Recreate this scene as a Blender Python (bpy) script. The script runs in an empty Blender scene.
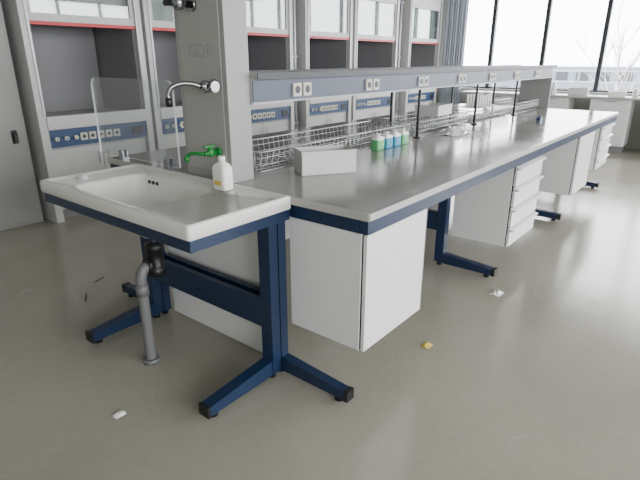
import bpy, bmesh, math, random
from mathutils import Vector, Matrix
random.seed(7)
S = bpy.context.scene
C = S.collection

# ---------------------------------------------------------------- materials
def srgb(r, g, b):
    f = lambda c: (c/255/12.92) if c/255 <= 0.04045 else ((c/255+0.055)/1.055)**2.4
    return (f(r), f(g), f(b), 1)

def mat(name, col, rough=0.5, metal=0.0, noise=0.05, nscale=6.0, bump=0.0, bscale=60, coat=0.0, trans=0.0, spec=0.5, rvar=0.0):
    m = bpy.data.materials.new(name); m.use_nodes = True
    nt = m.node_tree; n = nt.nodes; l = nt.links
    b = n['Principled BSDF']
    b.inputs['Roughness'].default_value = rough
    b.inputs['Metallic'].default_value = metal
    b.inputs['Coat Weight'].default_value = coat
    b.inputs['Coat Roughness'].default_value = 0.08
    b.inputs['Transmission Weight'].default_value = trans
    b.inputs['Specular IOR Level'].default_value = spec
    tc = n.new('ShaderNodeTexCoord')
    nz = n.new('ShaderNodeTexNoise'); nz.inputs['Scale'].default_value = nscale; nz.inputs['Detail'].default_value = 6
    l.new(tc.outputs['Object'], nz.inputs['Vector'])
    mx = n.new('ShaderNodeMix'); mx.data_type = 'RGBA'
    mx.inputs[6].default_value = tuple(max(0, c*(1-noise)) for c in col[:3])+(1,)
    mx.inputs[7].default_value = tuple(min(1, c*(1+noise)) for c in col[:3])+(1,)
    l.new(nz.outputs['Fac'], mx.inputs[0]); l.new(mx.outputs[2], b.inputs['Base Color'])
    if rvar:
        mr = n.new('ShaderNodeMapRange'); mr.inputs[1].default_value = 0.3; mr.inputs[2].default_value = 0.7
        mr.inputs[3].default_value = rough-rvar; mr.inputs[4].default_value = rough+rvar
        l.new(nz.outputs['Fac'], mr.inputs[0]); l.new(mr.outputs[0], b.inputs['Roughness'])
    if bump:
        n2 = n.new('ShaderNodeTexNoise'); n2.inputs['Scale'].default_value = bscale
        l.new(tc.outputs['Object'], n2.inputs['Vector'])
        bp = n.new('ShaderNodeBump'); bp.inputs['Strength'].default_value = bump; bp.inputs['Distance'].default_value = 0.01
        l.new(n2.outputs['Fac'], bp.inputs['Height']); l.new(bp.outputs[0], b.inputs['Normal'])
    return m

M_white = mat('white_laminate', srgb(226, 227, 226), 0.35)
M_offwhite = mat('hood_white', srgb(190, 191, 189), 0.4)
M_sashback = mat('hood_upper_panel', srgb(172, 179, 177), 0.35)
M_grey = mat('grey_enamel', srgb(150, 150, 148), 0.4)
M_colface = mat('column_grey', srgb(158, 158, 155), 0.4)
M_lgrey = mat('light_grey_enamel', srgb(176, 177, 176), 0.4)
M_dgrey = mat('hood_interior_grey', srgb(132, 132, 134), 0.5)
M_locker = mat('locker_grey', srgb(146, 146, 142), 0.45)
M_navy = mat('navy_steel', srgb(23, 43, 72), 0.35, noise=0.12)
M_blue = mat('blue_panel', srgb(42, 68, 106), 0.4)
M_beam = mat('rail_blue_grey', srgb(74, 83, 101), 0.4)
M_black = mat('black_plastic', srgb(20, 21, 23), 0.45)
M_top = mat('bench_top_grey', srgb(144, 143, 139), 0.14, noise=0.05, nscale=2.5, rvar=0.04)
M_topedge = mat('bench_edge', srgb(178, 177, 172), 0.35)
M_ceramic = mat('ceramic', srgb(222, 222, 218), 0.10, coat=0.6, noise=0.02)
M_chrome = mat('chrome', srgb(150, 152, 155), 0.2, metal=1.0)
M_wire = mat('steel_wire', srgb(195, 197, 198), 0.3, metal=0.8)
M_red = mat('red_strip', srgb(190, 18, 36), 0.4)
M_green = mat('green_plastic', srgb(22, 125, 50), 0.35)
M_cyan = mat('cyan_label', srgb(52, 140, 175), 0.4)
M_lime = mat('lime_label', srgb(95, 170, 110), 0.4)
M_pvc = mat('pvc_grey', srgb(104, 106, 106), 0.45)
M_plastic = mat('plastic_white', srgb(234, 236, 230), 0.35)
M_greybox = mat('box_grey_plastic', srgb(202, 203, 200), 0.45)
M_yellow = mat('yellow_label', srgb(214, 190, 80), 0.5)
M_wall = mat('wall_paint', srgb(185, 185, 178), 0.8, bump=0.1)
M_ceil = mat('ceiling_paint', srgb(205, 205, 200), 0.9)
M_frame = mat('window_frame_dark', srgb(52, 56, 62), 0.45)
M_socket = mat('socket_cream', srgb(200, 198, 186), 0.4)
M_alu = mat('aluminium', srgb(150, 152, 155), 0.35, metal=0.7)
M_curtain = mat('curtain_fabric', srgb(205, 211, 222), 0.9, bump=0.2, bscale=200)
M_film = mat('plastic_film', srgb(225, 228, 230), 0.25, noise=0.1, nscale=30)
M_bark = mat('bark', srgb(170, 166, 166), 0.9)
M_build = mat('facade', srgb(110, 120, 135), 0.8)
M_build2 = mat('facade_light', srgb(165, 168, 170), 0.8)
M_ground = mat('asphalt_ground', srgb(95, 102, 98), 0.9, noise=0.25, nscale=0.2)
M_letter = mat('lettering', srgb(142, 142, 141), 0.5)

def glass(name, fac=0.04, tint=(1, 1, 1, 1)):
    m = bpy.data.materials.new(name); m.use_nodes = True
    nt = m.node_tree; n = nt.nodes; l = nt.links; n.clear()
    o = n.new('ShaderNodeOutputMaterial'); mx = n.new('ShaderNodeMixShader')
    t = n.new('ShaderNodeBsdfTransparent'); t.inputs[0].default_value = tint
    g = n.new('ShaderNodeBsdfGlossy'); g.inputs['Roughness'].default_value = 0.03
    lw = n.new('ShaderNodeLayerWeight'); lw.inputs[0].default_value = .5
    pw = n.new('ShaderNodeMath'); pw.operation = 'POWER'; pw.inputs[1].default_value = 4.0
    ad = n.new('ShaderNodeMath'); ad.operation = 'ADD'; ad.inputs[1].default_value = fac; ad.use_clamp = True
    l.new(lw.outputs['Facing'], pw.inputs[0]); l.new(pw.outputs[0], ad.inputs[0]); l.new(ad.outputs[0], mx.inputs[0])
    l.new(t.outputs[0], mx.inputs[1]); l.new(g.outputs[0], mx.inputs[2]); l.new(mx.outputs[0], o.inputs[0])
    return m
M_glass = glass('window_glass', 0.02)
M_sash = glass('sash_glass', 0.12, (0.9, 0.93, 0.93, 1))
M_acryl = glass('acrylic_sheet', 0.09, (0.93, 0.95, 0.95, 1))
M_acrylhighlight = mat('acrylic_edge_highlight', srgb(230, 234, 234), 0.2)  # pale opaque colour paints an edge highlight around the clear sheet

def floor_mat():
    m = bpy.data.materials.new('epoxy_floor'); m.use_nodes = True
    nt = m.node_tree; n = nt.nodes; l = nt.links; b = n['Principled BSDF']
    tc = n.new('ShaderNodeTexCoord')
    a = n.new('ShaderNodeTexNoise'); a.inputs['Scale'].default_value = 0.9; a.inputs['Detail'].default_value = 8; a.inputs['Roughness'].default_value = 0.6
    l.new(tc.outputs['Object'], a.inputs['Vector'])
    cr = n.new('ShaderNodeValToRGB')
    cr.color_ramp.elements[0].position = 0.3; cr.color_ramp.elements[0].color = srgb(144, 141, 129)
    cr.color_ramp.elements[1].position = 0.7; cr.color_ramp.elements[1].color = srgb(157, 154, 142)
    l.new(a.outputs['Fac'], cr.inputs[0])
    s = n.new('ShaderNodeTexNoise'); s.inputs['Scale'].default_value = 55; s.inputs['Detail'].default_value = 3
    l.new(tc.outputs['Object'], s.inputs['Vector'])
    mx = n.new('ShaderNodeMix'); mx.data_type = 'RGBA'; mx.blend_type = 'OVERLAY'; mx.inputs[0].default_value = 0.10
    l.new(cr.outputs[0], mx.inputs[6]); l.new(s.outputs['Fac'], mx.inputs[7])
    w = n.new('ShaderNodeTexNoise'); w.inputs['Scale'].default_value = 1.3; w.inputs['Distortion'].default_value = 1.5; w.inputs['Detail'].default_value = 1
    l.new(tc.outputs['Object'], w.inputs['Vector'])
    r2 = n.new('ShaderNodeValToRGB'); e = r2.color_ramp.elements
    e[0].position = 0.497; e[0].color = (0, 0, 0, 1); e[1].position = 0.503; e[1].color = (0, 0, 0, 1)
    k = r2.color_ramp.elements.new(0.5); k.color = (0.2, 0.2, 0.2, 1)
    l.new(w.outputs['Fac'], r2.inputs[0])
    g2 = n.new('ShaderNodeTexNoise'); g2.inputs['Scale'].default_value = 2.1
    l.new(tc.outputs['Object'], g2.inputs['Vector'])
    mm = n.new('ShaderNodeMath'); mm.operation = 'MULTIPLY'
    gg = n.new('ShaderNodeMapRange'); gg.inputs[1].default_value = 0.55; gg.inputs[2].default_value = 0.64
    l.new(g2.outputs['Fac'], gg.inputs[0]); l.new(r2.outputs[0], mm.inputs[0]); l.new(gg.outputs[0], mm.inputs[1])
    m3 = n.new('ShaderNodeMix'); m3.data_type = 'RGBA'; m3.inputs[7].default_value = srgb(205, 203, 192)
    l.new(mm.outputs[0], m3.inputs[0]); l.new(mx.outputs[2], m3.inputs[6])
    l.new(m3.outputs[2], b.inputs['Base Color'])
    mr = n.new('ShaderNodeMapRange'); mr.inputs[3].default_value = 0.10; mr.inputs[4].default_value = 0.28
    l.new(a.outputs['Fac'], mr.inputs[0]); l.new(mr.outputs[0], b.inputs['Roughness'])
    bp = n.new('ShaderNodeBump'); bp.inputs['Strength'].default_value = 0.10; bp.inputs['Distance'].default_value = 0.01
    bn = n.new('ShaderNodeTexNoise'); bn.inputs['Scale'].default_value = 7
    l.new(tc.outputs['Object'], bn.inputs['Vector']); l.new(bn.outputs['Fac'], bp.inputs['Height']); l.new(bp.outputs[0], b.inputs['Normal'])
    return m
M_floor = floor_mat()

# ---------------------------------------------------------------- builder
class B:
    def __init__(s, name, bevel=0.0):
        s.name = name; s.bm = bmesh.new(); s.mats = []; s.bevel = bevel
    def mi(s, m):
        if m not in s.mats: s.mats.append(m)
        return s.mats.index(m)
    def face(s, vs, m, smooth=False):
        try: f = s.bm.faces.new(vs)
        except ValueError: return
        f.material_index = s.mi(m); f.smooth = smooth
    def box(s, x0, x1, y0, y1, z0, z1, m, M=None):
        P = [Vector((x, y, z)) for x in (x0, x1) for y in (y0, y1) for z in (z0, z1)]
        if M is not None: P = [M @ p for p in P]
        v = [s.bm.verts.new(p) for p in P]
        for q in ((0, 1, 3, 2), (4, 6, 7, 5), (0, 4, 5, 1), (2, 3, 7, 6), (0, 2, 6, 4), (1, 5, 7, 3)):
            s.face([v[i] for i in q], m)
    def prism(s, pts, axis, a0, a1, m):
        def mk(p, a):
            return {'x': (a, p[0], p[1]), 'y': (p[0], a, p[1]), 'z': (p[0], p[1], a)}[axis]
        A = [s.bm.verts.new(mk(p, a0)) for p in pts]; D = [s.bm.verts.new(mk(p, a1)) for p in pts]
        s.face(A, m); s.face(D[::-1], m)
        n = len(pts)
        for i in range(n): s.face([A[i], D[i], D[(i+1) % n], A[(i+1) % n]], m)
    def sweep(s, pts, r, m, seg=12, closed=False, caps=True):
        pts = [Vector(p) for p in pts]; n = len(pts)
        rs = r if isinstance(r, (list, tuple)) else [r]*n
        T = []
        for i in range(n):
            a = pts[(i-1) % n] if (i > 0 or closed) else pts[i]
            b = pts[(i+1) % n] if (i < n-1 or closed) else pts[i]
            T.append((b-a).normalized())
        up = Vector((0, 0, 1)) if abs(T[0].z) < 0.9 else Vector((1, 0, 0))
        N = T[0].cross(up).normalized(); rings = []
        for i in range(n):
            N = (N - T[i]*N.dot(T[i]))
            N = N.normalized() if N.length > 1e-6 else T[i].orthogonal().normalized()
            Bn = T[i].cross(N)
            rings.append([s.bm.verts.new(pts[i]+(N*math.cos(2*math.pi*k/seg)+Bn*math.sin(2*math.pi*k/seg))*rs[i]) for k in range(seg)])
        R = range(n if closed else n-1)
        for i in R:
            j = (i+1) % n
            for k in range(seg):
                s.face([rings[i][k], rings[i][(k+1) % seg], rings[j][(k+1) % seg], rings[j][k]], m, True)
        if caps and not closed:
            s.face(rings[0][::-1], m); s.face(rings[-1], m)
    def cyl(s, p0, p1, r, m, seg=16, r2=None):
        s.sweep([p0, p1], [r, r if r2 is None else r2], m, seg)
    def lathe(s, prof, c, m, seg=24):
        rings = []
        for (r, z) in prof:
            rings.append([s.bm.verts.new((c[0]+r*math.cos(2*math.pi*k/seg), c[1]+r*math.sin(2*math.pi*k/seg), c[2]+z)) for k in range(seg)])
        for i in range(len(prof)-1):
            for k in range(seg):
                s.face([rings[i][k], rings[i][(k+1) % seg], rings[i+1][(k+1) % seg], rings[i+1][k]], m, True)
        s.face(rings[0][::-1], m); s.face(rings[-1], m)
    def loops(s, L, m, smooth=True, cap0=True, cap1=True):
        R = [[s.bm.verts.new(p) for p in l] for l in L]; n = len(R[0])
        for i in range(len(R)-1):
            for k in range(n):
                s.face([R[i][k], R[i][(k+1) % n], R[i+1][(k+1) % n], R[i+1][k]], m, smooth)
        if cap0: s.face(R[0][::-1], m)
        if cap1: s.face(R[-1], m)
    def done(s, recalc=True):
        if recalc: bmesh.ops.recalc_face_normals(s.bm, faces=s.bm.faces)
        vs = s.bm.verts
        lo = [min(v.co[i] for v in vs) for i in range(3)]; hi = [max(v.co[i] for v in vs) for i in range(3)]
        o = Vector(((lo[0]+hi[0])/2, (lo[1]+hi[1])/2, lo[2]))
        for v in vs: v.co -= o
        me = bpy.data.meshes.new(s.name); s.bm.to_mesh(me); s.bm.free()
        for m in s.mats: me.materials.append(m)
        ob = bpy.data.objects.new(s.name, me); ob.location = o; C.objects.link(ob)
        if s.bevel:
            bv = ob.modifiers.new('bevel', 'BEVEL'); bv.width = s.bevel; bv.segments = 2; bv.limit_method = 'ANGLE'; bv.angle_limit = math.radians(50)
        return ob

def parent(ch, pa):
    bpy.context.view_layer.update()
    mw = ch.matrix_world.copy(); ch.parent = pa; ch.matrix_parent_inverse = pa.matrix_world.inverted(); ch.matrix_world = mw

def smooth_path(pts, n=6):
    P = [Vector(p) for p in pts]; out = []
    for i in range(len(P)-1):
        p0 = P[max(i-1, 0)]; p1 = P[i]; p2 = P[i+1]; p3 = P[min(i+2, len(P)-1)]
        for k in range(n):
            t = k/n
            out.append(0.5*((2*p1)+(-p0+p2)*t+(2*p0-5*p1+4*p2-p3)*t*t+(-p0+3*p1-3*p2+p3)*t**3))
    out.append(P[-1]); return out

def rrect(cx, cy, hx, hy, r, z, n=6):
    out = []
    for (sx, sy, a0) in ((1, 1, 0), (-1, 1, 90), (-1, -1, 180), (1, -1, 270)):
        for k in range(n+1):
            a = math.radians(a0+90*k/n)
            out.append((cx+sx*(hx-r)+r*math.cos(a), cy+sy*(hy-r)+r*math.sin(a), z))
    return out
# corner points must walk counter-clockwise without crossing
def rrect(cx, cy, hx, hy, r, z, n=6):
    out = []
    for (sx, sy, a0) in ((1, 1, 0), (-1, 1, 90), (-1, -1, 180), (1, -1, 270)):
        for k in range(n+1):
            a = math.radians(a0+90*k/n)
            out.append((cx+sx*(hx-r)+r*math.cos(a), cy+sy*(hy-r)+r*math.sin(a), z))
    return out

# ---------------------------------------------------------------- room shell
XW, YF, YN, XB, HC = 10.3, 5.75, -5.0, -4.0, 3.2
b = B('floor'); b.box(XB-.2, XW+.2, YN-.2, YF+.2, -0.1, 0, M_floor); b.done()
b = B('ceiling'); b.box(XB-.2, XW+.2, YN-.2, YF+.2, HC, HC+.1, M_ceil); b.done()
b = B('wall_back'); b.box(XB-.2, XW+.2, YF, YF+.2, 0, HC, M_wall); b.done()
b = B('wall_left'); b.box(XB-.2, XB, YN, YF, 0, HC, M_wall); b.done()
b = B('wall_right'); b.box(XW, XW+.2, YN, YF, 0, .90, M_wall); b.box(XW, XW+.2, YN, YF, 3.02, HC, M_wall)
b.box(XW, XW+.2, 4.96, YF, .90, 3.02, M_wall); b.box(XW, XW+.2, YN, -4.6, .90, 3.02, M_wall); b.done()
b = B('wall_front'); b.box(XB, XW, YN-.2, YN, 0, .9, M_wall); b.box(XB, XW, YN-.2, YN, 3.02, HC, M_wall)
b.box(XB, -3.5, YN-.2, YN, .9, 3.02, M_wall); b.box(9.8, XW, YN-.2, YN, .9, 3.02, M_wall); b.done()

def window(name, x0, x1, y0, y1, muls, axis):
    b = B(name, 0.004)
    z0, z1 = .90, 3.02
    if axis == 'y':
        xm = (x0+x1)/2
        b.box(x0, x1, y0, y1, z0, z0+.06, M_frame); b.box(x0, x1, y0, y1, z1-.06, z1, M_frame)
        for y in muls: b.box(x0, x1, y-.035, y+.035, z0+.06, z1-.06, M_frame)
        b.box(xm-.003, xm+.003, y0, y1, z0+.05, z1-.05, M_glass)
        b.box(x0-.12, x0, y0, y1, z0-.0, z0+.03, M_lgrey)
    else:
        ym = (y0+y1)/2
        b.box(x0, x1, y0, y1, z0, z0+.06, M_frame); b.box(x0, x1, y0, y1, z1-.06, z1, M_frame)
        for x in muls: b.box(x-.035, x+.035, y0, y1, z0+.06, z1-.06, M_frame)
        b.box(x0, x1, ym-.003, ym+.003, z0+.05, z1-.05, M_glass)
    return b.done()
window('window_1', XW+.03, XW+.11, -4.6, 4.96, [-4.56, -4.02, -3.02, -2.02, -1.01, -.01, .99, 1.99, 2.98, 3.97, 4.92], 'y')
window('added_fill_window', -3.5, 9.8, YN-.11, YN-.03, [-3.46]+[-2.5+i*1.2 for i in range(10)]+[9.76], 'x')  # unseen window, added as fill light for the faces turned toward -Y

# ---------------------------------------------------------------- bench
Y0, Y1, XE0, XE1 = 1.02, 2.95, 1.582, 6.80
ZB = .90
b = B('lab_bench', 0.003)
b.box(XE0, XE1, Y0, Y1, .872, ZB, M_top)
b.box(XE0-.004, XE0, Y0, Y1, .868, ZB+.004, M_topedge)
b.box(XE0, XE1, Y0-.004, Y0, .870, ZB+.001, M_topedge)
b.box(XE0+.005, XE1-.005, Y0+.008, Y0+.05, .808, .870, M_navy)
b.box(XE0+.005, XE1-.005, Y1-.05, Y1-.008, .808, .870, M_navy)
b.box(XE0+.005, XE0+.05, Y0+.05, Y1-.05, .808, .870, M_navy)
b.box(XE1-.05, XE1-.005, Y0+.05, Y1-.05, .808, .870, M_navy)
def c_frame(b, xf, w, hi, arms):
    for (yp, yt) in ((1.50, 1.08), (2.47, 2.89)):
        sg = 1 if yt > yp else -1
        b.box(xf, xf+w, yp-.035, yp+.035, .03, hi, M_navy)
        b.prism([(yp+sg*.035, .025), (yt, .025), (yt, .07), (yp+sg*.035, .10)], 'x', xf, xf+w, M_navy)
        b.box(xf-.002, xf+w+.002, yt-.012, yt+.012, .022, .074, M_black)
        b.cyl((xf+w/2, yt-sg*.05, 0), (xf+w/2, yt-sg*.05, .03), .02, M_black)
        b.cyl((xf+w/2, yp, 0), (xf+w/2, yp, .03), .02, M_black)
        if arms: b.box(xf, xf+w, *sorted((yp+sg*.035, yt)), .80, .868, M_navy)
    b.box(xf+.01, xf+w-.01, 1.535, 2.435, .27, .41, M_navy)
for xf in (3.30, 5.01, 6.68): c_frame(b, xf, .06, .868, True)
b.box(1.60, 1.62, 1.56, 2.44, .004, .80, M_white)
b.box(1.62, 6.6, 1.93, 1.95, .45, .80, M_lgrey)
b.done()

def cabinet(name, x0, x1, y0, y1, z0, z1, drawers=0, hand=True):
    b = B(name, 0.002)
    b.box(x0, x1, y0+.022, y1, z0, z1, M_white)
    b.box(x0+.004, x1-.004, y0+.014, y0+.022, z0+.004, z1-.004, M_black)
    if drawers == 0:
        b.box(x0+.003, x1-.006, y0-.004, y0+.014, z0+.002, z1-.004, M_white)
        b.box(x1-.006, x1, y0-.006, y0+.016, z0, z1, M_alu)
    else:
        h = (z1-z0)/drawers
        for i in range(drawers):
            a = z0+i*h+.004; c = z0+(i+1)*h-.006
            b.box(x0+.003, x1-.003, y0-.004, y0+.014, a, c-.028, M_white)
            b.prism([(y0+.012, c-.026), (y0-.026, c-.022), (y0-.028, c-.012), (y0+.012, c)], 'x', x0+.003, x1-.003, M_white)
    return b.done()
cabinet('base_cabinet', 1.594, 2.115, 1.04, 1.455, .262, .805)
cabinet('drawer_cabinet', 3.38, 3.95, 1.03, 1.45, .23, .805, 4)
cabinet('base_cabinet', 5.10, 5.70, 1.03, 1.45, .25, .805)
cabinet('drawer_cabinet', 6.06, 6.62, 1.03, 1.45, .34, .805, 4)

# ---------------------------------------------------------------- sink (ceramic top on its own navy steel stand)
b = B('lab_sink', 0.0)
SX0, SX1, SY0, SY1 = 1.02, 1.576, 1.42, 2.60
cx, cy, hx, hy = (SX0+SX1)/2, (SY0+SY1)/2, (SX1-SX0)/2, (SY1-SY0)/2
L = [rrect(cx, cy, hx-.004, hy-.004, .012, .852), rrect(cx, cy, hx, hy, .015, .858), rrect(cx, cy, hx, hy, .015, .900),
     rrect(cx, cy, hx-.003, hy-.003, .015, .909), rrect(cx, cy, hx-.010, hy-.010, .015, .912), rrect(cx, cy, hx-.020, hy-.020, .02, .910),
     rrect(cx, cy, hx-.030, hy-.030, .03, .902), rrect(cx, cy, hx-.034, hy-.034, .03, .900)]
bx, by = 1.28, 2.10
L += [rrect(bx, by, .200, .325, .07, .898), rrect(bx, by, .191, .316, .07, .893), rrect(bx, by, .185, .310, .07, .88),
      rrect(bx, by, .172, .295, .07, .80), rrect(bx, by, .155, .275, .07, .765), rrect(bx, by, .125, .245, .06, .752), rrect(bx, by, .03, .03, .03, .745)]
b.loops(L, M_ceramic, cap0=False)
b.loops([rrect(bx, by, .205, .325, .07, .853), rrect(bx, by, .19, .312, .07, .79), rrect(bx, by, .155, .275, .06, .738)], M_ceramic, cap0=False)
b.cyl((bx, by, .744), (bx, by, .748), .028, M_chrome)
for dy in (.16, .195, .23):
    b.cyl((bx+.190, by+dy, .862), (bx+.1775, by+dy, .859), .010, M_black, 14)
for (x0, x1, y0, y1) in ((SX0+.012, SX0+.04, SY0+.012, SY1-.012), (SX0+.04, SX1-.005, SY0+.012, SY0+.04), (SX0+.04, SX1-.005, SY1-.04, SY1-.012)):
    b.box(x0, x1, y0, y1, .802, .853, M_navy)
c_frame(b, 1.528, .048, .802, False)
for yp in (1.50, 2.47):
    b.box(1.468, 1.520, yp-.035, yp+.035, .03, .802, M_navy)
    b.box(1.520, 1.528, yp-.030, yp+.030, .04, .80, M_black)
    b.prism([(1.08, .025), (1.468, .025), (1.468, .105), (1.08, .07)], 'y', yp-.03, yp+.03, M_navy)
    b.box(1.07, 1.084, yp-.032, yp+.032, .02, .074, M_black)
    b.cyl((1.12, yp, 0), (1.12, yp, .03), .022, M_black); b.cyl((1.49, yp, 0), (1.49, yp, .03), .022, M_black)
    b.box(1.05, 1.468, yp-.025, yp+.025, .81, .85, M_navy)
b.box(1.47, 1.50, 1.535, 2.435, .27, .41, M_navy)
sink = b.done()

b = B('drain_pipe')
b.sweep(smooth_path([(1.19, 2.07, .0), (1.19, 2.07, .2), (1.19, 2.07, .42), (1.193, 2.07, .475), (1.21, 2.07, .51), (1.24, 2.07, .52)], 5), .026, M_pvc, 16)
b.cyl((1.19, 2.07, .0), (1.19, 2.07, .025), .042, M_pvc, 20)
b.cyl((1.19, 2.07, .38), (1.19, 2.07, .44), .031, M_pvc, 20)
b.lathe([(.030, -.075), (.044, -.07), (.046, -.03), (.040, -.026), (.040, .06), (.046, .064), (.046, .09), (.028, .10), (.022, .11), (.022, .215)], (1.285, 2.075, .53), M_black, 20)
b.cyl((1.225, 2.07, .52), (1.255, 2.07, .52), .033, M_black, 20)
parent(b.done(), sink)

# ---------------------------------------------------------------- service column
CX0, CX1, CY0, CY1 = 1.594, 1.735, 1.82, 2.17
b = B('service_column', 0.004)
b.box(CX0, CX1, CY0, CY1, ZB+.001, HC, M_grey)
b.box(CX0-.004, CX0, CY0+.03, CY1-.03, ZB+.05, HC-.1, M_colface)
col = b.done()
tcu = bpy.data.curves.new('lettering', 'FONT'); tcu.body = 'GDR'; tcu.size = .085; tcu.extrude = .0006; tcu.align_x = 'CENTER'
tob = bpy.data.objects.new('lettering', tcu); C.objects.link(tob)
tob.matrix_world = Matrix(((0, 0, -1, CX0-.0046), (-1, 0, 0, (CY0+CY1)/2-.01), (0, 1, 0, 1.48), (0, 0, 0, 1)))
tcu.materials.append(M_letter)
parent(tob, col)

def faucet(yf, zf):
    b = B('lab_faucet')
    b.cyl((CX0-.004, yf, zf), (CX0-.02, yf, zf), .03, M_chrome, 20)
    b.cyl((CX0-.02, yf, zf), (CX0-.09, yf, zf), .016, M_chrome)
    b.lathe([(.012, -.03), (.02, -.025), (.02, .02), (.012, .025)], (CX0-.06, yf, zf), M_chrome)
    b.cyl((CX0-.06, yf, zf), (CX0-.06, yf-.055, zf), .010, M_chrome)
    b.cyl((CX0-.06, yf-.05, zf), (CX0-.06, yf-.068, zf), .026, M_chrome, 8)
    b.sweep(smooth_path([(CX0-.09, yf, zf), (CX0-.12, yf+.015, zf+.012), (CX0-.16, yf+.04, zf+.014), (CX0-.20, yf+.06, zf+.0), (CX0-.215, yf+.07, zf-.03), (CX0-.215, yf+.07, zf-.06)], 6), .011, M_chrome, 12)
    b.cyl((CX0-.215, yf+.07, zf-.045), (CX0-.215, yf+.07, zf-.085), .015, M_black)
    b.done()
faucet(1.90, 1.355)
b = B('emergency_shower_valve')
yf = 2.02; zf = 1.705
b.cyl((CX0-.004, yf, zf), (CX0-.02, yf, zf), .03, M_chrome, 20)
b.cyl((CX0-.02, yf, zf), (CX0-.13, yf, zf), .016, M_chrome)
b.lathe([(.012, -.028), (.024, -.022), (.024, .03), (.012, .035), (.012, .3)], (CX0-.08, yf, zf), M_chrome)
b.cyl((CX0-.125, yf-.035, zf), (CX0-.125, yf+.035, zf), .013, M_black)
b.done()
b = B('green_water_tap')
yg = 1.90; zg = 1.05
b.cyl((CX0-.004, yg, zg), (CX0-.02, yg, zg), .022, M_green, 20)
b.cyl((CX0-.02, yg, zg), (CX0-.10, yg, zg), .010, M_green)
b.lathe([(.012, -.016), (.017, -.012), (.017, .014), (.010, .02), (.010, .028)], (CX0-.06, yg, zg), M_green)
b.box(CX0-.095, CX0-.03, yg-.007, yg+.007, zg+.028, zg+.037, M_green)
b.sweep(smooth_path([(CX0-.10, yg, zg), (CX0-.12, yg+.03, zg+.003), (CX0-.13, yg+.07, zg-.004), (CX0-.135, yg+.085, zg-.02)], 5), .009, M_green)
b.cyl((CX0-.135, yg+.085, zg-.015), (CX0-.135, yg+.085, zg-.04), .012, M_green)
b.done()

# ---------------------------------------------------------------- overhead outlet rail
b = B('outlet_rail_shelf', 0.003)
RY0, RY1 = 1.80, 2.17
b.box(CX1+.002, XE1, RY0+.006, RY1-.006, 1.265, 1.385, M_lgrey)
b.box(CX1+.002, XE1-.03, RY0, RY0+.006, 1.275, 1.378, M_beam)
b.box(CX1+.002, XE1-.03, RY1-.006, RY1, 1.275, 1.378, M_beam)
b.box(CX1+.002, XE1, RY0-.03, RY1+.03, 1.385, 1.402, M_grey)
b.box(CX1+.002, XE1, RY0-.034, RY0-.03, 1.38, 1.412, M_frame)
b.box(CX1+.002, XE1, RY1+.03, RY1+.034, 1.38, 1.412, M_frame)
b.box(XE1-.03, XE1, RY0, RY1, ZB+.001, 1.285, M_grey)
for i in range(7):
    x = 2.085+i*.675
    if x > 6.5: break
    for dx in (-.040, .040):
        b.box(x+dx-.032, x+dx+.032, RY0-.012, RY0, 1.290, 1.356, M_socket)
        b.cyl((x+dx, RY0-.0125, 1.323), (x+dx, RY0-.0135, 1.323), .020, M_frame, 18)
for x in (3.52, 4.62, 5.7):
    for y in (1.86, 2.1):
        b.cyl((x, y, ZB+.001), (x, y, 1.265), .011, M_black, 12)
        b.cyl((x, y, ZB+.001), (x, y, ZB+.01), .03, M_black, 16)
b.done()

# ---------------------------------------------------------------- wire baskets
def wire_basket(x0, x1, y0, y1, z0, z1):
    b = B('wire_basket')
    r = .0024
    n = int((x1-x0)/.045)
    for i in range(n+1):
        x = x0+(x1-x0)*i/n
        b.sweep([(x, y0-.015, z1), (x, y0, z0+.01), (x, y0+.012, z0+.004), (x, y1-.012, z0+.004), (x, y1, z0+.01), (x, y1+.015, z1)], r, M_wire, 5)
    for (y, z) in [(y0-.015, z1), (y0-.010, z0+.7*(z1-z0)), (y0-.005, z0+.35*(z1-z0)), (y1+.015, z1), (y1+.01, z0+.7*(z1-z0)), (y1+.005, z0+.35*(z1-z0))]+[(y0+(y1-y0)*k/6, z0+.003) for k in range(7)]:
        rr = .0042 if z == z1 else r
        b.cyl((x0, y, z), (x1, y, z), rr, M_wire, 6)
    for x in (x0, x1):
        for z in (z1, z0+.7*(z1-z0), z0+.35*(z1-z0)):
            b.cyl((x, y0-.013, z), (x, y1+.013, z), .0042 if z == z1 else r, M_wire, 6)
        for k in range(1, 8):
            y = y0+(y1-y0)*k/8
            b.cyl((x, y, z0+.003), (x, y, z1), r, M_wire, 5)
    return b.done()
wire_basket(1.86, 3.44, 1.90, 2.22, ZB+.001, ZB+.11)
wire_basket(3.60, 4.54, 1.90, 2.22, ZB+.001, ZB+.11)
wire_basket(4.70, 5.62, 1.90, 2.22, ZB+.001, ZB+.11)
wire_basket(5.78, 6.66, 1.90, 2.22, ZB+.001, ZB+.11)

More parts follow.
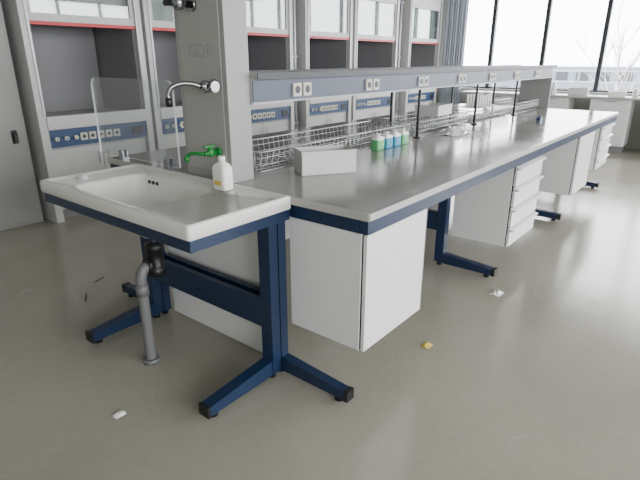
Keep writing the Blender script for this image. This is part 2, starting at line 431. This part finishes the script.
# ---------------------------------------------------------------- items on bench
def open_box(name, c, w, d, h, ang, m, t=.006, z=ZB+.001):
    b = B(name, .003)
    M = Matrix.Translation((c[0], c[1], z)) @ Matrix.Rotation(math.radians(ang), 4, 'Z')
    b.box(-w/2, w/2, -d/2, d/2, 0, t, m, M)
    b.box(-w/2, w/2, -d/2, -d/2+t, t, h, m, M); b.box(-w/2, w/2, d/2-t, d/2, t, h, m, M)
    b.box(-w/2, -w/2+t, -d/2+t, d/2-t, t, h, m, M); b.box(w/2-t, w/2, -d/2+t, d/2-t, t, h, m, M)
    e = .004
    b.box(-w/2-e, w/2+e, -d/2-e, -d/2, h-.010, h, m, M); b.box(-w/2-e, w/2+e, d/2, d/2+e, h-.010, h, m, M)
    b.box(-w/2-e, -w/2, -d/2, d/2, h-.010, h, m, M); b.box(w/2, w/2+e, -d/2, d/2, h-.010, h, m, M)
    return b.done()
open_box('plastic_storage_box', (2.10, 1.65), .30, .155, .125, -33, M_greybox)

b = B('wash_bottle')
c = (1.49, 1.77, .902)
b.loops([rrect(c[0], c[1], .028, .038, .012, c[2]), rrect(c[0], c[1], .031, .042, .014, c[2]+.006), rrect(c[0], c[1], .031, .042, .014, c[2]+.100),
         rrect(c[0], c[1], .028, .036, .016, c[2]+.115), rrect(c[0], c[1], .016, .016, .014, c[2]+.128), rrect(c[0], c[1], .014, .014, .0135, c[2]+.132)], M_plastic)
b.lathe([(.017, 0), (.017, .020), (.015, .023)], (c[0], c[1], c[2]+.132), M_plastic)
b.box(c[0]-.032, c[0]-.0312, c[1]-.022, c[1]+.022, c[2]+.025, c[2]+.045, M_yellow)
b.done()

for i in range(4):
    x = 2.86+i*.11; m = (M_lime, M_cyan, M_cyan, M_lime)[i]
    b = B('reagent_bottle')
    y = 1.80
    b.loops([rrect(x, y, .040, .028, .012, ZB+.001), rrect(x, y, .042, .03, .012, ZB+.006), rrect(x, y, .042, .03, .012, ZB+.018)], m, cap1=False)
    b.loops([rrect(x, y, .0425, .0305, .012, ZB+.018), rrect(x, y, .0425, .0305, .012, ZB+.070)], m, cap0=False, cap1=False)
    b.loops([rrect(x, y, .042, .03, .012, ZB+.070), rrect(x, y, .040, .028, .012, ZB+.086), rrect(x, y, .014, .014, .0135, ZB+.094), rrect(x, y, .014, .014, .0135, ZB+.10)], M_plastic, cap0=False)
    b.lathe([(.015, 0), (.015, .010), (.014, .012)], (x, y, ZB+.098), M_plastic, 14)
    b.done()

def crumple(name, c, sx, sy, h, m, seed, n=9):
    rnd = random.Random(seed); b = B(name)
    G = []
    for i in range(n):
        row = []
        for j in range(n):
            u = i/(n-1)-.5; v = j/(n-1)-.5
            k = max(0, 1-4*(u*u+v*v)*.9)
            row.append(b.bm.verts.new((c[0]+sx*(u+rnd.uniform(-.05, .05)), c[1]+sy*(v+rnd.uniform(-.05, .05)), c[2]+.001+h*k*rnd.uniform(.35, 1))))
        G.append(row)
    for i in range(n-1):
        for j in range(n-1):
            b.face([G[i][j], G[i+1][j], G[i+1][j+1], G[i][j+1]], m)
    o = b.done(); s = o.modifiers.new('thick', 'SOLIDIFY'); s.thickness = .001; s.offset = 1
    return o
crumple('plastic_film_wrap', (3.95, 1.74, ZB), .34, .20, .07, M_film, 3, 12)
crumple('crumpled_tissue', (1.20, 2.51, .900), .05, .07, .03, M_film, 5, 7)
b = B('blue_tube_clamp', .002)
b.box(5.30, 5.38, 1.46, 1.50, ZB+.001, ZB+.03, M_blue); b.cyl((5.34, 1.48, ZB+.03), (5.34, 1.48, ZB+.05), .012, M_blue); b.done()
open_box('cardboard_tray', (4.15, 2.05), .3, .22, .09, 3, M_greybox, z=ZB+.116)
b = B('glass_tube_rack', .002)
b.box(4.95, 5.40, 1.95, 2.15, ZB+.116, ZB+.125, M_lgrey)
for i in range(6):
    for y in (2.0, 2.1):
        b.cyl((4.99+i*.07, y, ZB+.125), (4.99+i*.07, y, ZB+.24), .014, M_plastic, 10)
b.done()

b = B('acrylic_splash_screen')
def rr2(x, r=.05):
    y0, y1, z0, z1 = 2.25, 3.06, ZB+.02, 1.37; out = []
    for (cy_, cz_, a0) in ((y1-r, z1-r, 0), (y0+r, z1-r, 90), (y0+.004, z0+.004, 180), (y1-.004, z0+.004, 270)):
        q = r if a0 < 100 else .004
        for k in range(6):
            a = math.radians(a0+90*k/5); out.append((x, cy_+q*math.cos(a), cz_+q*math.sin(a)))
    return out
A = [b.bm.verts.new(p) for p in rr2(1.60)]; D = [b.bm.verts.new(p) for p in rr2(1.612)]
b.face(A, M_acryl); b.face(D[::-1], M_acryl)
for i in range(len(A)): b.face([A[i], D[i], D[(i+1) % len(A)], A[(i+1) % len(A)]], M_acrylhighlight)
for y in (2.35, 2.80):
    b.box(1.585, 1.599, y-.02, y+.02, ZB+.001, ZB+.06, M_alu); b.box(1.613, 1.628, y-.02, y+.02, ZB+.001, ZB+.06, M_alu)
    b.box(1.599, 1.613, y-.02, y+.02, ZB+.001, ZB+.02, M_alu)
b.done()

# ---------------------------------------------------------------- fume hoods
def fume_hood(o0, o1, first=False):
    x0, x1 = o0-.07, o1+.07; yf = 4.80; yb = 5.65; b = B('fume_hood', .004)
    b.box(x0, o0, yf, yb, 0, 2.6, M_offwhite); b.box(o1, x1, yf, yb, 0, 2.6, M_offwhite)
    b.box(o0-.02, o0, yf-.008, yf, .98, 2.55, M_alu); b.box(o1, o1+.02, yf-.008, yf, .98, 2.55, M_alu)
    b.box(o0, o1, yf+.06, yb, .10, .69, M_offwhite); b.box(o0, o1, yf+.12, yb, 0, .10, M_dgrey)
    mid = (o0+o1)/2
    b.box(o0+.006, mid-.003, yf+.04, yf+.06, .11, .68, M_offwhite); b.box(mid+.003, o1-.006, yf+.04, yf+.06, .11, .68, M_offwhite)
    for xx in (mid-.05, mid+.05): b.cyl((xx, yf+.02, .5), (xx, yf+.02, .62), .006, M_alu, 8)
    b.box(o0, o1, yf+.03, yb, .69, .87, M_offwhite)
    b.box(o0+.0, o1-.0, yf+.015, yf+.03, .70, .86, M_blue)
    n = 5
    for k in range(n):
        xx = o0+.32*(o1-o0)+k*.085
        b.box(xx-.034, xx+.034, yf+.003, yf+.015, .745, .815, M_socket)
        b.cyl((xx, yf+.003, .78), (xx, yf+.001, .78), .018, M_frame, 14)
    for k in range(3):
        xx = o0+.06+k*.09
        b.cyl((xx, yf+.015, .78), (xx, yf-.02, .78), .018, M_plastic, 14)
        b.cyl((xx, yf-.02, .78), (xx, yf-.024, .78), .010, (M_green, M_blue, M_yellow)[k], 12)
    b.box(o1-.17, o1-.05, yf+.008, yf+.015, .74, .82, M_black)
    b.prism([(yf-.01, .87), (yb, .87), (yb, .95), (yf+.12, .95), (yf+.06, .985), (yf-.01, .985)], 'x', o0, o1, M_offwhite)
    b.box(o0, o1, yb-.04, yb-.02, .95, 2.5, M_dgrey)
    b.box(o0, o0+.01, yf+.06, yb-.04, .95, 2.5, M_dgrey); b.box(o1-.01, o1, yf+.06, yb-.04, .95, 2.5, M_dgrey)
    b.box(o0, o1, yf+.06, yb-.02, 2.5, 2.52, M_dgrey)
    b.box(o0+.03, o1-.03, yb-.07, yb-.05, 1.02, 2.2, M_dgrey)
    for k in range(3):
        zz = 1.15+.16*k
        b.cyl((o0+.01, yf+.3, zz), (o0+.05, yf+.3, zz), .012, M_chrome, 10)
    b.box(o0, o1, yf+.01, yf+.05, 1.755, 1.785, M_red)
    b.box(o0, o1, yf+.012, yf+.048, 1.785, 1.85, M_offwhite)
    b.box(o0, o0+.04, yf+.014, yf+.046, 1.85, 2.35, M_offwhite); b.box(o1-.04, o1, yf+.014, yf+.046, 1.85, 2.35, M_offwhite)
    b.box(o0+.04, o1-.04, yf+.027, yf+.033, 1.85, 2.35, M_sash)
    b.box(o0+.012, o1-.012, yf+.09, yf+.10, 1.80, 2.5, M_sashback)
    b.box(o0+.04, o1-.04, yf+.05, yf+.056, 2.02, 2.05, M_offwhite)
    b.box(o0, o1, yf+.008, yf+.06, 2.35, 2.6, M_offwhite)
    b.box(x0, x1, yf+.06, yb, 2.52, 2.6, M_offwhite)
    return b.done()
ops = [(2.05, 3.06), (3.24, 4.14), (4.32, 5.34), (5.74, 6.72), (6.92, 8.09), (8.62, 9.72)]
for o in ops: fume_hood(*o)
def pipe_chase(x0, x1):
    b = B('pipe_chase', .004)
    b.box(x0, x1, 4.98, 5.7, 0, HC, M_grey)
    for k, m in enumerate((M_lgrey, M_alu)):
        xx = x0+(x1-x0)*(.35+.35*k)
        b.cyl((xx, 4.93, 0), (xx, 4.93, HC), .028, m, 14)
        for z in (.6, 1.5, 2.4): b.box(xx-.036, xx+.036, 4.89, 4.98, z, z+.03, M_alu)
    b.done()
pipe_chase(5.43, 5.65); pipe_chase(8.18, 8.53)

b = B('tall_grey_cupboard', .004)
b.box(-.2, 1.93, 4.97, 5.65, .0, 2.4, M_locker)
for (a, c) in ((-.19, .84), (.86, 1.92)):
    b.box(a, c, 4.95, 4.97, .04, 2.38, M_locker)
b.box(1.80, 1.83, 4.91, 4.95, .78, .86, M_black)
b.box(1.79, 1.84, 4.944, 4.95, .76, .88, M_black)
b.prism([(1.52, 1.30), (1.62, 1.30), (1.57, 1.39)], 'y', 4.944, 4.95, M_yellow)
b.done()

# ---------------------------------------------------------------- curtain
b = B('window_curtain')
n = 60; rows = [.05, 1.0, 2.0, 3.05]; G = []
for i in range(n+1):
    y = 4.42+.45*i/n
    G.append([b.bm.verts.new((10.12+.05*math.sin(i*.9)*(1.1-.1*z), y+.01*math.sin(i*.45+z), z)) for z in rows])
for i in range(n):
    for j in range(len(rows)-1): b.face([G[i][j], G[i+1][j], G[i+1][j+1], G[i][j+1]], M_curtain, True)
b.box(10.08, 10.16, 4.38, 4.9, 3.05, 3.08, M_alu)
b.done()

# ---------------------------------------------------------------- counter along the windows
b = B('window_counter', .003)
b.box(9.60, 10.16, -4.5, 4.2, .86, .895, M_lgrey)
for i in range(9):
    y = -4.4+i*.95
    b.box(9.66, 10.14, y, y+.6, .10, .86, M_white)
    for k in range(4): b.box(9.642, 9.66, y+.006, y+.594, .11+k*.187, .11+k*.187+.175, M_white)
    for k in range(4): b.box(9.63, 9.642, y+.2, y+.4, .11+k*.187+.15, .11+k*.187+.16, M_alu)
    b.box(9.72, 10.1, y+.02, y+.58, 0, .10, M_dgrey)
b.done()
for (x, y, w, d, h, m, nm) in ((9.82, 1.55, .30, .25, .08, M_plastic, 'plastic_tray'), (9.85, 1.02, .3, .3, .05, M_black, 'black_tray'), (9.84, 2.15, .24, .3, .12, M_greybox, 'plastic_tray'), (9.85, .35, .3, .4, .10, M_plastic, 'plastic_tray')):
    open_box(nm, (x, y), w, d, h, 8, m, z=.896)
for (y, r, h) in ((2.55, .05, .2), (2.68, .04, .16), (1.28, .045, .14), (2.8, .05, .22)):
    b = B('glass_beaker'); b.lathe([(r, 0), (r, h*.7), (r*.5, h*.85), (r*.5, h)], (9.8, y, .896), M_plastic, 16); b.done()

# ---------------------------------------------------------------- floor debris
crumple('paper_scrap', (3.10, .97, 0), .09, .07, .02, M_plastic, 11, 6)
crumple('yellow_scrap', (2.22, 1.03, 0), .06, .045, .015, M_yellow, 12, 6)
crumple('paper_scrap', (.86, 1.82, 0), .05, .04, .015, M_plastic, 13, 6)
for (x, y, L_, a) in ((1.55, 3.25, .09, 20), (1.35, 3.05, .12, 60)):
    b = B('rubber_strip'); M = Matrix.Translation((x, y, 0)) @ Matrix.Rotation(math.radians(a), 4, 'Z')
    b.box(-L_/2, L_/2, -.003, .003, .001, .005, M_black, M); b.done()

# ---------------------------------------------------------------- outside
b = B('ground_exterior'); b.box(11.5, 160, -90, 90, -4.2, -4.0, M_ground); b.done()
for (x, y, w, d, h, m) in ((75, 22, 10, 30, 4.6, M_build), (85, -8, 12, 24, 5.6, M_build2), (70, 52, 10, 22, 4.4, M_build2)):
    b = B('building_exterior'); b.box(x, x+w, y-d/2, y+d/2, -4, -4+h, m)
    for f in range(2):
        for k in range(int(d/2.5)):
            yy = y-d/2+1+k*2.5; zz = -3.3+f*2.1
            if zz+1.2 < -4+h: b.box(x-.05, x, yy, yy+1.5, zz, zz+1.2, M_frame)
    b.done()
b = B('railing_exterior')
for z in (.75, .98, 1.22): b.cyl((13.5, -10, z), (13.5, 12, z), .02, M_alu, 6)
for k in range(23): b.box(13.48, 13.52, -10+k-.02, -10+k+.02, -4, 1.24, M_alu)
b.done()
def tree(base, h, seed):
    rnd = random.Random(seed); b = B('bare_tree')
    def br(p, d, l, r, dep):
        pts = [p]; q = p.copy(); dd = d.copy()
        for k in range(3):
            dd = (dd+Vector((rnd.uniform(-.15, .15), rnd.uniform(-.15, .15), rnd.uniform(-.02, .12)))).normalized(); q = q+dd*l/3; pts.append(q.copy())
        b.sweep(pts, [r, r*.85, r*.7, r*.55], M_bark, 5)
        if dep == 0: return
        for k in range(4 if dep > 1 else 3):
            a = rnd.choice(pts[1:]); nd = (dd+Vector((rnd.uniform(-.9, .9), rnd.uniform(-.9, .9), rnd.uniform(-.1, .6)))).normalized()
            br(a, nd, l*rnd.uniform(.55, .75), r*.5, dep-1)
    br(Vector(base), Vector((0, 0, 1)), h*.45, h*.012, 4)
    b.done()
tree((38, 5.6, -4), 9.5, 1)

# ---------------------------------------------------------------- light
w = bpy.data.worlds.new('world'); S.world = w; w.use_nodes = True
nt = w.node_tree; bg = nt.nodes['Background']
tc = nt.nodes.new('ShaderNodeTexCoord'); sx = nt.nodes.new('ShaderNodeSeparateXYZ'); cr = nt.nodes.new('ShaderNodeValToRGB')
nt.links.new(tc.outputs['Generated'], sx.inputs[0]); nt.links.new(sx.outputs[2], cr.inputs[0]); nt.links.new(cr.outputs[0], bg.inputs[0])
cr.color_ramp.elements[0].color = (.93, .94, .97, 1); cr.color_ramp.elements[1].color = (.985, .985, 1, 1); cr.color_ramp.elements[1].position = .5
bg.inputs[1].default_value = 14.5
def portal(loc, rot, sx_, sy_):
    l = bpy.data.lights.new('window_portal', 'AREA'); l.shape = 'RECTANGLE'; l.size = sx_; l.size_y = sy_; l.cycles.is_portal = True
    o = bpy.data.objects.new('window_portal', l); o.location = loc; o.rotation_euler = rot; C.objects.link(o)
portal((XW+.15, .18, 1.96), (0, math.radians(90), 0), 2.1, 9.5)
portal((3.15, YN-.15, 1.96), (math.radians(90), 0, 0), 13.3, 2.1)

# ---------------------------------------------------------------- camera
cam = bpy.data.cameras.new('camera'); co = bpy.data.objects.new('camera', cam); C.objects.link(co)
cam.sensor_width = 36; cam.lens = 28.125; cam.clip_start = .05; cam.clip_end = 500
co.location = (0, 0, 1.468); co.rotation_euler = (math.radians(70.2), 0, math.radians(-51.28))
S.camera = co
